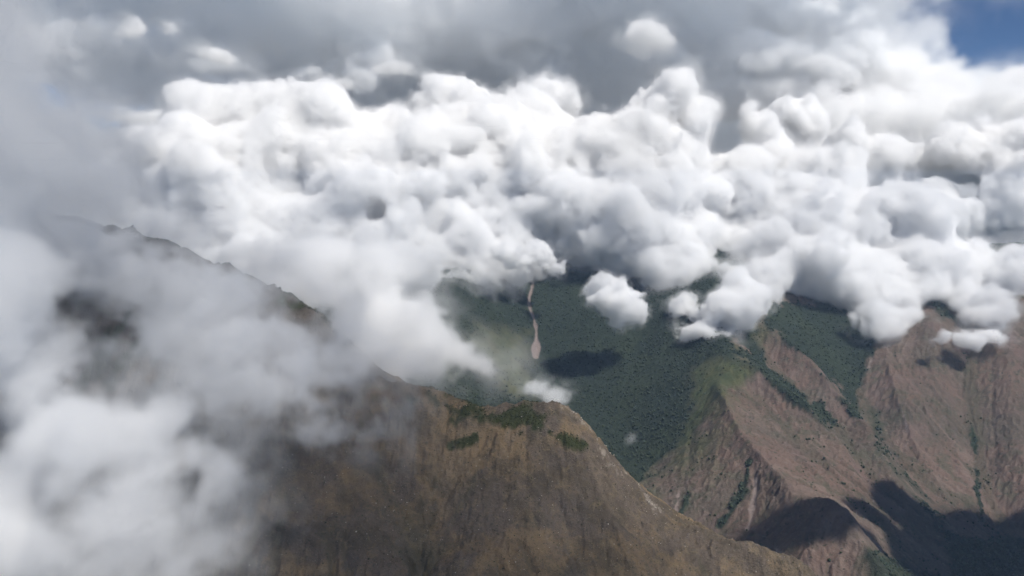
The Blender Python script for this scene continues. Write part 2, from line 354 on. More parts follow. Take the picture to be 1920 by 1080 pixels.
def ground_material():
    m, nt, bsdf = mat_new('mountain_ground'); g = G(nt)
    g.pos = g.n('ShaderNodeNewGeometry').outputs['Position']
    forest, green, lawn, gully, scar, rock, shrub, near, streak_ = [g.attr(k) for k in ('forest', 'green', 'lawn', 'gully', 'scar', 'rock', 'shrub', 'near', 'streak')]
    big = g.noise(.0016, 5, .6); mid = g.noise(.009, 5, .6); fine = g.noise(.05, 4, .65); tiny = g.noise(.16, 3, .6)
    st = g.ramp(streak_, -1.2, 1.2)
    # bare far slopes: reddish scree and dry grass
    far_c = g.mix(g.ramp(big, .38, .60), (.152, .104, .082), (.112, .090, .070))
    far_c = g.mix(g.m('MULTIPLY', g.ramp(streak_, .1, 1.3), .7), far_c, (.200, .148, .122))
    far_c = g.mix(g.m('MULTIPLY', g.ramp(streak_, -.2, -1.3), .6), far_c, (.075, .060, .045))
    far_c = g.mix(g.m('MULTIPLY', g.ramp(mid, .48, .64), .65), far_c, (.078, .080, .052))
    far_c = g.mix(g.m('MULTIPLY', g.ramp(fine, .56, .70), .5), far_c, (.23, .185, .15))
    far_c = g.mix(g.m('MULTIPLY', g.ramp(g.noise(.03, 3, .6), .60, .68), .7), far_c, (.045, .052, .032))
    far_c = g.mix(g.m('MULTIPLY', g.ramp(g.noise(.0045, 4, .6), .52, .64), .5), far_c, (.175, .118, .105))
    # near slope: tan grass, brown soil, dark scrub, pale stones
    near_c = g.mix(g.ramp(g.noise(.0030, 6, .62), .44, .56), (.196, .138, .080), (.118, .092, .072))
    near_c = g.mix(g.m('MULTIPLY', g.ramp(mid, .42, .62), .75), near_c, (.078, .062, .043))
    near_c = g.mix(g.m('MULTIPLY', g.ramp(g.noise(.022, 5, .7, None, .6), .5, .66), .6), near_c, (.185, .140, .085))
    near_c = g.mix(g.m('MULTIPLY', g.ramp(streak_, .2, 1.6), .4), near_c, (.20, .155, .11))
    near_c = g.mix(g.m('MULTIPLY', g.ramp(fine, .56, .68), .5), near_c, (.052, .05, .03))
    near_c = g.mix(g.m('MULTIPLY', g.ramp(tiny, .57, .66), .65), near_c, (.045, .045, .026))
    near_c = g.mix(g.m('MULTIPLY', g.ramp(g.noise(.28, 2), .66, .72), .7), near_c, (.34, .30, .25))
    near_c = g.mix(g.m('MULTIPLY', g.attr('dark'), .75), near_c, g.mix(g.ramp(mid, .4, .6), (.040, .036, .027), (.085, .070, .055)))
    c = g.mix(near, far_c, near_c)
    c = g.mix(g.m('MULTIPLY', gully, .45), c, (.062, .062, .036))
    grass = g.mix(g.ramp(mid, .35, .65), (.060, .075, .034), (.095, .098, .045))
    c = g.mix(g.m('MULTIPLY', green, .7), c, grass)
    c = g.mix(lawn, c, grass)
    c = g.mix(g.m('MULTIPLY', shrub, .95), c, g.mix(tiny, (.022, .030, .010), (.058, .066, .024)))
    wood = g.mix(g.ramp(fine, .35, .65), (.012, .020, .014), (.027, .038, .025))  # ground colour darkened between the trees so their crowns read as lit
    wood = g.mix(g.m('MULTIPLY', g.ramp(tiny, .45, .7), .5), wood, (.055, .066, .040))
    wood = g.mix(g.m('MULTIPLY', g.ramp(big, .45, .7), .35), wood, (.055, .07, .03))
    c = g.mix(forest, c, wood)
    c = g.mix(scar, c, g.mix(fine, (.175, .140, .125), (.27, .215, .195)))
    c = g.mix(rock, c, (.36, .32, .27))
    nt.links.new(c, bsdf.inputs['Base Color']); bsdf.inputs['Roughness'].default_value = .95; bsdf.inputs['Specular IOR Level'].default_value = .15
    b = g.n('ShaderNodeBump'); b.inputs['Strength'].default_value = 1.0; b.inputs['Distance'].default_value = 9.0
    g.l(g.m('ADD', fine, g.m('MULTIPLY', tiny, .5)), b.inputs['Height']); g.l(b.outputs[0], bsdf.inputs['Normal'])
    return m
GM = ground_material()
nearm = 1 - sstep(-150, 150, PY - (3900 - np.clip(PX, -3000, 3000) * 0.1))
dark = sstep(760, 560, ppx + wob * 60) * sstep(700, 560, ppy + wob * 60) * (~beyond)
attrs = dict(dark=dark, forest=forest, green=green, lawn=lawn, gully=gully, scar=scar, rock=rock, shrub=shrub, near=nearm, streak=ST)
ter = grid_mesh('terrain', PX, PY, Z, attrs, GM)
tag(ter, 'brown and forested mountain slopes falling into a deep canyon', None, None, 'structure')
print('terrain', time.time() - T0)

# ------------------------------------------------------------------ trees, scrub and stones on the slopes
ICO_V = []; ICO_F = []
def ico():
    p = (1 + 5 ** .5) / 2
    v = np.array([(-1, p, 0), (1, p, 0), (-1, -p, 0), (1, -p, 0), (0, -1, p), (0, 1, p), (0, -1, -p), (0, 1, -p), (p, 0, -1), (p, 0, 1), (-p, 0, -1), (-p, 0, 1)], float)
    f = np.array([(0, 11, 5), (0, 5, 1), (0, 1, 7), (0, 7, 10), (0, 10, 11), (1, 5, 9), (5, 11, 4), (11, 10, 2), (10, 7, 6), (7, 1, 8), (3, 9, 4), (3, 4, 2), (3, 2, 6), (3, 6, 8), (3, 8, 9), (4, 9, 5), (2, 4, 11), (6, 2, 10), (8, 6, 7), (9, 8, 1)])
    return v / np.linalg.norm(v[0]), f
IV, IF = ico()
def scatter(name, mask, count, rmin, rmax, tall, sink, seed, mat, label, smooth=False):
    """many small lumpy crowns (or stones) on the ground where the mask is high"""
    rng = np.random.default_rng(seed)
    p = (mask * PY).reshape(-1).astype(np.float64); p = np.cumsum(p); pick = np.searchsorted(p, rng.uniform(0, p[-1], count))
    i, j = np.unravel_index(pick, PX.shape); i = np.clip(i, 1, NU - 2); j = np.clip(j, 1, NV - 2)
    a, b = rng.uniform(0, 1, (2, count))
    x = PX[i, j] * (1 - a) + PX[i + 1, j] * a; y = PY[i, j] * (1 - b) + PY[i, j + 1] * b
    z = Z[i, j] * (1 - a) * (1 - b) + Z[i + 1, j] * a * (1 - b) + Z[i, j + 1] * (1 - a) * b + Z[i + 1, j + 1] * a * b
    r = rmin + (rmax - rmin) * rng.random(count) ** 2
    lump = rng.uniform(.65, 1.25, (count, 12)); ang = rng.uniform(0, 6.28, count); c, s = np.cos(ang), np.sin(ang)
    V = IV[None] * lump[..., None] * r[:, None, None]
    vx = V[..., 0] * c[:, None] - V[..., 1] * s[:, None]; vy = V[..., 0] * s[:, None] + V[..., 1] * c[:, None]
    co = np.stack([vx + x[:, None], vy + y[:, None], V[..., 2] * tall + (z + r * tall * (1 - sink))[:, None]], -1).reshape(-1, 3)
    F = (IF[None] + (np.arange(count) * 12)[:, None, None]).reshape(-1)
    me = bpy.data.meshes.new(name); me.vertices.add(len(co)); me.vertices.foreach_set('co', co.astype(np.float32).reshape(-1))
    me.loops.add(len(F)); me.loops.foreach_set('vertex_index', F.astype(np.int32)); me.polygons.add(len(F) // 3); me.polygons.foreach_set('loop_start', np.arange(0, len(F), 3, dtype=np.int32))
    me.update(calc_edges=True)
    if smooth: me.shade_smooth()
    me.materials.append(mat); o = bpy.data.objects.new(name, me); sc.collection.objects.link(o); tag(o, label, None, None, 'stuff'); return o
def leaf_material(name, a, b, scale):
    m, nt, bsdf = mat_new(name); g = G(nt); g.pos = g.n('ShaderNodeNewGeometry').outputs['Position']
    isl = g.n('ShaderNodeNewGeometry').outputs['Random Per Island']
    c = g.mix(isl, a, b); c = g.mix(g.m('MULTIPLY', g.ramp(g.noise(scale, 3), .4, .65), .5), c, tuple(v * 1.5 for v in b))
    nt.links.new(c, bsdf.inputs['Base Color']); bsdf.inputs['Roughness'].default_value = .9; bsdf.inputs['Specular IOR Level'].default_value = .1; return m
near_scar = near_line(SC, ppx, ppy)[0] - 6 * sstep(630, 650, ppy)
inview = ((ppx > -150) & (ppx < 2070) & (ppy < 1180) & (ppy > 380)).astype(float)
thin = sstep(-.5, .4, fbm(PX, PY, 220, 4, 51))
scatter('forest', inview * (forest > .5) * (near_scar > 7) * beyond * (.35 + .65 * thin), 80000, 4.5, 11.5, 1.1, .35, 1, leaf_material('tree_crowns', (.022, .034, .024), (.050, .064, .042), .02), 'dense cloud forest covering the far mountain flank and side valley', True)
scatter('scattered_trees', inview * (forest < .5) * beyond * (green * .8 + gully * .9 + .01) * (thin > .5), 1800, 3.5, 9, 1.0, .3, 2, leaf_material('scrub_crowns', (.022, .032, .016), (.050, .060, .030), .02), 'scattered dark trees in the gullies of the bare far slopes', True)
clump = sstep(-.6, 1.3, fbm(PX, PY, 140, 5, 53, .75))
nearb = inview * (~beyond)
scatter('bushes', nearb * (.08 + clump * .25 + shrub * 5), 8000, .9, 3.4, .8, .3, 3, leaf_material('bush_leaves', (.020, .024, .012), (.050, .055, .024), .1), 'dark bushes dotted over the near brown slope', True)
scatter('bushes', nearb * (shrub > .35), 1600, 1.5, 4.5, .8, .3, 5, bpy.data.materials['bush_leaves'], 'dark green scrub in patches along the near crest')
ms, nts, bs = mat_new('pale_stone'); bs.inputs['Base Color'].default_value = (.42, .38, .33, 1); bs.inputs['Roughness'].default_value = .9
scatter('stones', nearb * (.05 + rock * 8 + clump * .2), 3000, .5, 2.6, .6, .4, 4, ms, 'pale stones scattered over the near brown slope')
crest_d = near_line([(205, 414), (340, 465), (430, 497), (520, 537), (600, 592), (655, 650)], ppx, ppy)[0]
scatter('bushes', nearb * (crest_d < 7) * (ppx > 150) * (ppx < 700), 900, 2.0, 7.0, .9, .3, 6, bpy.data.materials['bush_leaves'], 'dark bushes breaking the skyline of the upper near ridge')
# single boulders and bushes large enough to be told apart
def single(name, label, cat, group, px, py, r, tall, mat, seed):
    k = np.argmin((ppx - px) ** 2 + (ppy - py) ** 2 + 1e9 * beyond); i, j = np.unravel_index(k, ppx.shape)
    rng = np.random.default_rng(seed); bm_v = []; 
    me = bpy.data.meshes.new(name); V = IV * rng.uniform(.7, 1.25, (12, 1)) * r * np.array([1, rng.uniform(.7, 1.1), tall]) 
    me.from_pydata([tuple(v) for v in V], [], [tuple(f) for f in IF]); me.materials.append(mat)
    o = bpy.data.objects.new(name, me); sc.collection.objects.link(o); o.location = (PX[i, j], PY[i, j], Z[i, j] + r * tall * .45)
    sub = o.modifiers.new('round', 'SUBSURF'); sub.levels = sub.render_levels = 2
    tex = bpy.data.textures.get('lumps') or bpy.data.textures.new('lumps', 'CLOUDS'); tex.noise_scale = 1.6
    dm = o.modifiers.new('rough', 'DISPLACE'); dm.texture = tex; dm.texture_coords = 'GLOBAL'; dm.strength = r * .5
    return tag(o, label, cat, group)
rng = np.random.default_rng(77)
for k, (px, py) in enumerate([(1076, 768), (1082, 772), (1090, 784), (1140, 838), (1146, 850), (1150, 860), (1186, 900), (1194, 912), (1203, 922), (1216, 945), (912, 765), (918, 772)]):
    nth = ('topmost', 'second', 'third', 'fourth', 'fifth', 'sixth', 'seventh', 'eighth', 'ninth', 'lowest')
    lab = f'{nth[k]} pale boulder from the top down the sharp right-hand edge of the near crest' if k < 10 else ('left' if k == 10 else 'right') + '-hand one of two pale boulders at the shrubby saddle of the near crest'
    single('boulder', lab, 'boulder', 'pale boulders on the near crest edge' if k < 10 else 'pale boulders at the saddle', px, py, rng.uniform(3, 5.5), .8, ms, k)
for k, (px, py, lab) in enumerate([(705, 943, 'lone pale boulder under the dark hollow low on the near slope'), (753, 938, 'pale boulder in the bare strip of the near slope, left of centre'), (850, 835, 'pale stone beside the small scrub patch below the crest'), (1140, 990, 'pale boulder low on the right part of the near slope'), (668, 1005, 'pale boulder beside the long gully at the bottom of the frame')]):
    single('boulder', lab, 'boulder', None, px, py, rng.uniform(2.6, 4), .8, ms, 30 + k)
for k, (px, py) in enumerate([(1017, 868), (1024, 872), (1033, 866), (1041, 874), (1029, 882), (1048, 884), (1012, 880), (1037, 890), (1055, 872), (1021, 892)]):
    single('bush', 'round dark bush in the loose cluster on the bare slope under the crest scrub', 'bush', 'bushes in the cluster under the crest scrub', px, py, rng.uniform(2.6, 4.2), .8, bpy.data.materials['bush_leaves'], 50 + k)
print('scatter', time.time() - T0)

# ------------------------------------------------------------------ clouds
def octave3(shape, vox, wl, rng):
    n = [int(math.ceil(s * vox / wl)) + 3 for s in shape]
    g = rng.uniform(-1, 1, n).astype(np.float32)
    for ax in range(3):
        t = np.arange(shape[ax], dtype=np.float32) * (vox / wl) + np.float32(rng.uniform(0, .99)); i = t.astype(int); f = t - i; f = f * f * (3 - 2 * f)
        sh = [1, 1, 1]; sh[ax] = -1
        g = np.take(g, i, axis=ax) * (1 - f.reshape(sh)) + np.take(g, i + 1, axis=ax) * f.reshape(sh)
    return g
def cloud_field(blobs, vox, seed, lump, amp, warp=.25, rag=0.0, gain=.62):
    """signed depth (m) inside a heap of overlapping puffs roughened by billows"""
    rng = np.random.default_rng(seed); B = np.array(blobs, float); pad = lump * warp * 1.4 + amp * .8 + lump * .3
    lo = (B[:, :3] - B[:, 3:]).min(0) - pad; hi = (B[:, :3] + B[:, 3:]).max(0) + pad
    n = [int((hi[k] - lo[k]) / vox) + 1 for k in range(3)]
    ax = [(lo[k] + np.arange(n[k]) * vox).astype(np.float32) for k in range(3)]
    wx, wy, wz = [octave3(n, vox, lump * 1.3, rng) * np.float32(lump * warp) + octave3(n, vox, lump * .37, rng) * np.float32(lump * warp * .33) for _ in range(3)]
    d = np.full(n, -lump * 2, np.float32)
    for (bx, by, bz, rx, ry, rz) in blobs:
        mr = min(rx, ry, rz); ex = max(lump * warp * 1.3, mr * .25) + amp * .6; sl = []
        for k, (c, r) in enumerate(((bx, rx), (by, ry), (bz, rz))):
            a = int(max(0, (c - r - ex - lo[k]) / vox)); b = int(min(n[k], (c + r + ex - lo[k]) / vox + 2)); sl.append(slice(a, b))
        sl = tuple(sl)
        q = np.sqrt(((ax[0][sl[0]][:, None, None] + wx[sl] - bx) / rx) ** 2 + ((ax[1][sl[1]][None, :, None] + wy[sl] - by) / ry) ** 2 + ((ax[2][sl[2]][None, None, :] + wz[sl] - bz) / rz) ** 2)
        e = (1 - q) * min(rx, ry, rz)
        k_ = min(lump * .18, mr * .3); old = d[sl]; hh = np.clip(.5 + .5 * (e - old) / k_, 0, 1)
        d[sl] = old * (1 - hh) + e * hh + k_ * hh * (1 - hh)
    del wx, wy, wz
    wl, a = lump, amp; fr = np.zeros(n, np.float32); fa = 1.0
    while wl > vox * 1.9:
        o = octave3(n, vox, wl, rng)
        d += a * ((.5 - np.abs(o) * 1.6) * (1 - rag) + o * rag)
        fr += fa * o; fa *= .75
        wl /= 2.05; a *= gain
    return lo, n, d, fr
def volume_object(name, lo, n, vox, val, mat):
    me = bpy.data.meshes.new(name); me.vertices.add(n[0] * n[1] * n[2])
    at = me.attributes.new('d', 'FLOAT', 'POINT'); at.data.foreach_set('value', np.ascontiguousarray(val, dtype=np.float32).ravel())
    o = bpy.data.objects.new(name, me); sc.collection.objects.link(o)
    ng = bpy.data.node_groups.new(name, 'GeometryNodeTree')
    for io in ('INPUT', 'OUTPUT'): ng.interface.new_socket('Geometry', in_out=io, socket_type='NodeSocketGeometry')
    N, L = ng.nodes.new, ng.links.new
    gi, go, vc, pos = N('NodeGroupInput'), N('NodeGroupOutput'), N('GeometryNodeVolumeCube'), N('GeometryNodeInputPosition')
    vc.inputs['Min'].default_value = tuple(float(v) for v in lo)
    vc.inputs['Max'].default_value = tuple(float(lo[k] + (n[k] - 1) * vox) for k in range(3))
    for k, a in enumerate('XYZ'): vc.inputs['Resolution ' + a].default_value = n[k]
    sub = N('ShaderNodeVectorMath'); sub.operation = 'SUBTRACT'; L(pos.outputs[0], sub.inputs[0]); sub.inputs[1].default_value = tuple(float(v) - .5 * vox for v in lo)
    dv = N('ShaderNodeVectorMath'); dv.operation = 'SCALE'; L(sub.outputs[0], dv.inputs[0]); dv.inputs['Scale'].default_value = 1 / vox
    fl = N('ShaderNodeVectorMath'); fl.operation = 'FLOOR'; L(dv.outputs[0], fl.inputs[0])
    sp = N('ShaderNodeSeparateXYZ'); L(fl.outputs[0], sp.inputs[0])
    ii = []
    for k in range(3):
        fi = N('FunctionNodeFloatToInt'); L(sp.outputs[k], fi.inputs[0]); ii.append(fi.outputs[0])
    def mad(a, b, c):
        m = N('FunctionNodeIntegerMath'); m.operation = 'MULTIPLY_ADD'; L(a, m.inputs[0]); m.inputs[1].default_value = b; L(c, m.inputs[2]); return m.outputs[0]
    idx = mad(mad(ii[0], n[1], ii[1]), n[2], ii[2])
    si = N('GeometryNodeSampleIndex'); si.data_type = 'FLOAT'; L(gi.outputs[0], si.inputs['Geometry'])
    na = N('GeometryNodeInputNamedAttribute'); na.data_type = 'FLOAT'; na.inputs['Name'].default_value = 'd'
    L(na.outputs[0], si.inputs['Value']); L(idx, si.inputs['Index']); L(si.outputs[0], vc.inputs['Density'])
    sm = N('GeometryNodeSetMaterial'); L(vc.outputs[0], sm.inputs[0]); sm.inputs['Material'].default_value = mat; L(sm.outputs[0], go.inputs[0])
    o.modifiers.new('cloud_density', 'NODES').node_group = ng
    me.materials.append(mat)
    return o
def cloud_material(name, dens, color=(.999, .999, .999), g=0.0):
    m = bpy.data.materials.new(name); m.use_nodes = True; nt = m.node_tree; nt.nodes.clear()
    o = nt.nodes.new('ShaderNodeOutputMaterial'); v = nt.nodes.new('ShaderNodeVolumeScatter'); nt.links.new(v.outputs[0], o.inputs['Volume'])
    v.inputs['Color'].default_value = (*color, 1); v.inputs['Anisotropy'].default_value = g
    a = nt.nodes.new('ShaderNodeAttribute'); a.attribute_name = 'density'
    k = nt.nodes.new('ShaderNodeMath'); k.operation = 'MULTIPLY'; nt.links.new(a.outputs['Fac'], k.inputs[0]); k.inputs[1].default_value = dens
    nt.links.new(k.outputs[0], v.inputs['Density'])
    if min(color) < .998:                           # bluish absorption put into grey clouds in place of skylight and distant haze
        v.inputs['Color'].default_value = (1, 1, 1, 1)
        b = nt.nodes.new('ShaderNodeVolumeAbsorption'); b.inputs['Color'].default_value = (*color, 1); nt.links.new(k.outputs[0], b.inputs['Density'])
        a2 = nt.nodes.new('ShaderNodeAddShader'); nt.links.new(v.outputs[0], a2.inputs[0]); nt.links.new(b.outputs[0], a2.inputs[1]); nt.links.new(a2.outputs[0], o.inputs['Volume'])
    return m
def puffs(lst, jit=0, seed=0):
    """(px, py, Y, rx px, rz px, depth m) -> world ellipsoids; jit adds smaller puffs round each"""
    out = []; rng = np.random.default_rng(seed)
    for (px, py, Y, rx, rz, dp) in lst:
        x, y, z = W(px, py, Y); s = Y / FPX
        out.append((x, y, z, rx * s, dp, rz * s))
        for _ in range(jit):
            a = rng.uniform(0, 2 * math.pi); e = rng.uniform(-.4, 1.2); f = rng.uniform(.3, .5)
            out.append((x + math.cos(a) * math.cos(e) * rx * s * .85, y + math.sin(a) * math.cos(e) * dp * .8, z + math.sin(e) * rz * s * .85, rx * s * f, min(rx * s, dp) * f, rz * s * f * 1.1))
    return out
def cauliflower(bl, n, seed, lo=.12, hi=.5):
    """smaller bulges budding from the skin of every puff"""
    rng = np.random.default_rng(seed); out = list(bl)
    for (x, y, z, rx, ry, rz) in bl:
        for _ in range(n):
            v = rng.normal(size=3); v /= np.linalg.norm(v); v[2] = abs(v[2]) if rng.random() < .6 else v[2]; v[1] = -abs(v[1]) if rng.random() < .6 else v[1]
            f = lo + (hi - lo) * rng.random() ** 1.5; m = (rx * ry * rz) ** (1 / 3) * f; m = min(m, min(rx, ry, rz) * .6)
            out.append((x + v[0] * rx * .9, y + v[1] * ry * .9, z + v[2] * rz * .9, m * rng.uniform(.9, 1.3), m, m * rng.uniform(.8, 1.1)))
    return out
def cloud(name, label=None, blobs=None, vox=0, seed=0, lump=0, amp=0, dens=0, soft=0, warp=.25, rag=0., group=None, power=1.0, col=(.999, .999, .999), bud=0, fringe=.1, fw=2.0, gain=.62, thing=False):
    if bud: blobs = cauliflower(blobs, bud, seed)
    lo, n, d, fr = cloud_field(blobs, vox, seed, lump, amp, warp, rag, gain)
    v = np.clip(d / soft, 0, 1) ** power
    w = fw * soft                                   # torn thin vapour around the solid heap
    v = np.maximum(v, fringe * np.clip((d + w) / w, 0, 1) * np.clip(fr * 1.6, 0, 1))
    for k in range(3):                              # nothing may reach the sides of the grid
        e = np.clip(np.minimum(np.arange(n[k]), np.arange(n[k])[::-1]) / 14, 0, 1).astype(np.float32); e = e * e * (3 - 2 * e)
        sh = [1, 1, 1]; sh[k] = -1; v = v * e.reshape(sh)
    o = volume_object(name, lo, n, vox, v, cloud_material(name + '_vapour', dens, col))
    tag(o, label, 'cloud', group, None if thing else 'stuff')
    print(name, n, n[0] * n[1] * n[2] / 1e6, 'M', round(time.time() - T0, 1)); return o

def thing_cloud(label, *a, **k): return cloud('cloud', label, *a, **k)
WARM = (.999, .9995, .9999)
if DO_CLOUDS:
    cloud('cumulus_clouds', 'white heaped cumulus bank resting on the forested ridge left of the tall tower', puffs([
        (330, 365, 8700, 120, 120, 700), (250, 350, 8300, 60, 60, 450), (480, 335, 9200, 170, 130, 900), (400, 400, 8500, 150, 80, 600), (560, 280, 9500, 120, 80, 700), (650, 355, 9200, 170, 140, 900), (690, 285, 9500, 110, 75, 600),
        (600, 440, 8500, 190, 70, 600), (800, 365, 9200, 150, 130, 900), (820, 440, 8500, 160, 80, 600), (880, 500, 8200, 100, 50, 450), (780, 500, 8200, 90, 45, 400), (940, 305, 9500, 100, 110, 700), (1010, 262, 9900, 75, 80, 600),
        (990, 370, 9000, 120, 110, 800), (1060, 330, 9300, 90, 110, 700), (1000, 190, 11000, 70, 42, 500), (1095, 430, 8500, 75, 60, 500), (1070, 370, 8800, 70, 60, 500), (850, 190, 10500, 50, 38, 400), (460, 222, 9600, 55, 45, 400), (515, 225, 9500, 60, 45, 400), (330, 430, 8300, 110, 50, 450), (450, 480, 8100, 110, 40, 450), (570, 520, 7900, 100, 45, 400), (680, 540, 7700, 90, 40, 380), (860, 525, 7900, 70, 26, 300), (200, 400, 8300, 80, 50, 450), (940, 460, 8500, 90, 60, 450)], 3, 1),
        19, 11, 600, 150, .019, 36, warp=.32, rag=.55, bud=8, gain=.7, fringe=.15, fw=2.6, col=WARM)
    cloud('cumulus_clouds', 'tallest white cumulus tower above the middle of the far ridge', puffs([
        (1270, 175, 9300, 34, 38, 380), (1250, 205, 9300, 34, 40, 380), (1230, 225, 9300, 42, 50, 420), (1290, 240, 9200, 42, 45, 420), (1240, 290, 9100, 80, 80, 600), (1170, 330, 9100, 90, 90, 650), (1230, 380, 8900, 100, 90, 700), (1130, 400, 8900, 120, 80, 700),
        (1210, 460, 8600, 110, 80, 600), (1270, 520, 8200, 65, 60, 450), (1120, 450, 8700, 80, 45, 500), (1300, 445, 8700, 60, 60, 450), (1190, 265, 9300, 45, 50, 400)], 3, 2),
        16, 12, 400, 80, .02, 32, warp=.16, rag=.5, bud=9, gain=.7, fringe=.15, fw=2.6, col=WARM)
    cloud('cumulus_clouds', 'broad white cumulus bank over the brown mountains at the right', puffs([
        (1405, 255, 9800, 36, 38, 380), (1435, 300, 9700, 50, 60, 450), (1400, 380, 9300, 70, 80, 600), (1390, 470, 8800, 75, 70, 500), (1540, 370, 9200, 90, 75, 600), (1520, 450, 8700, 130, 90, 700), (1640, 440, 8700, 110, 80, 650), (1600, 530, 8000, 140, 75, 550),
        (1700, 520, 8100, 110, 75, 550), (1420, 550, 8000, 90, 50, 450), (1640, 590, 7500, 75, 40, 350), (1790, 500, 8600, 80, 60, 500), (1830, 570, 7700, 110, 50, 450), (1900, 530, 8000, 90, 70, 500), (1840, 600, 7400, 60, 30, 300), (1790, 300, 10500, 60, 50, 500),
        (1880, 290, 10500, 70, 60, 500), (1890, 370, 10000, 60, 60, 500), (1770, 400, 10000, 50, 50, 500), (1580, 300, 10500, 50, 45, 450), (1650, 320, 10500, 45, 50, 450), (1490, 260, 11500, 60, 70, 500)], 3, 3),
        19, 13, 540, 138, .019, 36, warp=.32, rag=.55, bud=8, gain=.7, fringe=.15, fw=2.6, col=WARM)
    thing_cloud('small white two-lobed cloud floating before the forested flank', puffs([(1118, 540, 6700, 20, 22, 100), (1140, 562, 6700, 30, 24, 140), (1165, 572, 6700, 40, 32, 130), (1195, 585, 6750, 28, 18, 120)], 2, 4), 9, 14, 170, 46, .03, 20, rag=.55, bud=6, gain=.68, warp=.35)
    thing_cloud('low ragged white cloud beside the top of the brown spur', puffs([(1375, 585, 6900, 45, 38, 250), (1335, 622, 6800, 50, 20, 200), (1400, 560, 7200, 50, 40, 250), (1310, 600, 7100, 26, 15, 130), (1280, 575, 7300, 30, 20, 150)], 2, 5), 11, 15, 210, 70, .035, 25, rag=.5, bud=6, gain=.7, warp=.35, fringe=.1)
    thing_cloud('thin flat white cloud low over the right mountain', puffs([(1820, 638, 6700, 55, 13, 130), (1785, 632, 6700, 30, 10, 100), (1850, 630, 6900, 40, 14, 120)], 1, 6), 11, 16, 160, 36, .03, 20, rag=.5, bud=5, gain=.7)
    thing_cloud('small puffs at the head of the landslide scar', puffs([(1015, 478, 7800, 28, 24, 150), (1040, 508, 7500, 26, 13, 110), (975, 492, 7600, 28, 12, 110), (950, 470, 7500, 30, 22, 150)], 2, 7), 11, 17, 170, 50, .03, 25, rag=.5, bud=5, gain=.7)
    thing_cloud('thin wisp hanging over the forested valley behind the near crest', puffs([(1005, 724, 5200, 34, 11, 80), (1040, 738, 5200, 34, 14, 90), (1015, 742, 5250, 20, 7, 50)], 1, 8), 9, 18, 120, 30, .02, 30, rag=.6, bud=3)
    thing_cloud('tiny faint puff low in the forested valley', puffs([(1184, 826, 4900, 17, 13, 50)], 2, 9), 8, 19, 80, 18, .007, 35, rag=.5)
    # grey layer behind and above everything
    def deckblobs(lst): return puffs(lst, 2, 20)
    cloud('cloud_deck', 'dark grey cloud layer filling the upper sky behind the white cumulus', puffs([
        (60, 110, 15500, 120, 50, 1800), (130, 90, 16500, 110, 50, 1800), (200, 60, 17000, 260, 70, 2500), (350, 130, 19000, 230, 60, 2500), (560, 60, 18000, 300, 90, 3000), (850, 40, 17000, 330, 120, 3000), (900, 170, 21000, 300, 100, 3000), (1150, 60, 18000, 300, 110, 3000), (1100, 200, 22000, 330, 90, 3000),
        (1400, 60, 18000, 220, 90, 3000), (1450, 200, 21000, 300, 90, 3000), (1510, 110, 19000, 90, 75, 2500), (1740, 225, 20000, 230, 50, 2500), (1500, 320, 23000, 350, 90, 3000), (1800, 330, 23000, 250, 90, 3000), (600, -90, 16500, 700, 90, 3000), (1250, -90, 16500, 500, 90, 3000), (500, -220, 15500, 700, 110, 2500), (1200, -220, 15500, 600, 110, 2500), (1100, 330, 24000, 500, 80, 3000), (600, 270, 23000, 330, 60, 2500)], 3, 20),
        90, 21, 1500, 850, .0018, 240, rag=.6, bud=5, warp=.4, col=(.982, .991, 1.0), fringe=.08)
    cloud('cloud_scud', 'torn grey and white cloud shreds hanging under the grey layer', puffs([
        (110, 75, 14500, 90, 22, 500), (210, 60, 14500, 80, 26, 500), (300, 95, 14500, 80, 22, 500), (410, 110, 14000, 50, 26, 400), (230, 125, 15000, 100, 14, 500), (350, 165, 15000, 110, 12, 500), (500, 60, 15000, 100, 16, 500), (640, 90, 15000, 80, 16, 400),
        (720, 120, 14000, 40, 22, 350), (650, 150, 14000, 60, 14, 350), (850, 60, 15500, 130, 26, 600), (1010, 120, 15500, 60, 40, 500), (1120, 50, 15500, 90, 24, 500), (1330, 60, 15500, 110, 26, 600), (1450, 110, 14500, 110, 30, 600), (1570, 100, 14500, 90, 34, 600),
        (1500, 30, 15500, 120, 24, 600), (1615, 125, 14500, 50, 28, 450), (950, 20, 15500, 120, 18, 500), (300, 20, 15500, 120, 14, 500), (590, 120, 14500, 50, 20, 350), (1260, 110, 15000, 60, 18, 400), (1540, 50, 15000, 60, 24, 450)], 3, 61), 45, 62, 700, 280, .008, 130, rag=.6, bud=6, warp=.45, gain=.68, col=(.992, .996, 1.0), fringe=.1)
    cloud('cumulus_clouds', 'pale shaded cumulus heap behind the right bank, under the grey layer', puffs([(1560, 240, 13500, 90, 60, 900), (1480, 200, 14500, 80, 50, 900), (1680, 230, 13500, 100, 60, 900), (1620, 150, 15000, 80, 45, 900), (1790, 230, 13000, 80, 50, 800), (1880, 215, 13500, 70, 45, 800), (1740, 160, 14500, 60, 40, 700), (1380, 180, 15000, 60, 45, 700), (1900, 170, 15000, 60, 26, 600)], 3, 22), 50, 24, 800, 220, .006, 140, rag=.35, bud=6, fringe=.03)
    cloud('cloud_sea', 'distant flat sea of cloud along the hidden horizon', [(x, y, 2900 + 500 * math.sin(x * .0007 + y), 3600, 2600, 900) for y in (15000, 19000, 24000) for x in range(-18000, 18001, 4500)], 150, 23, 1500, 420, .003, 300)
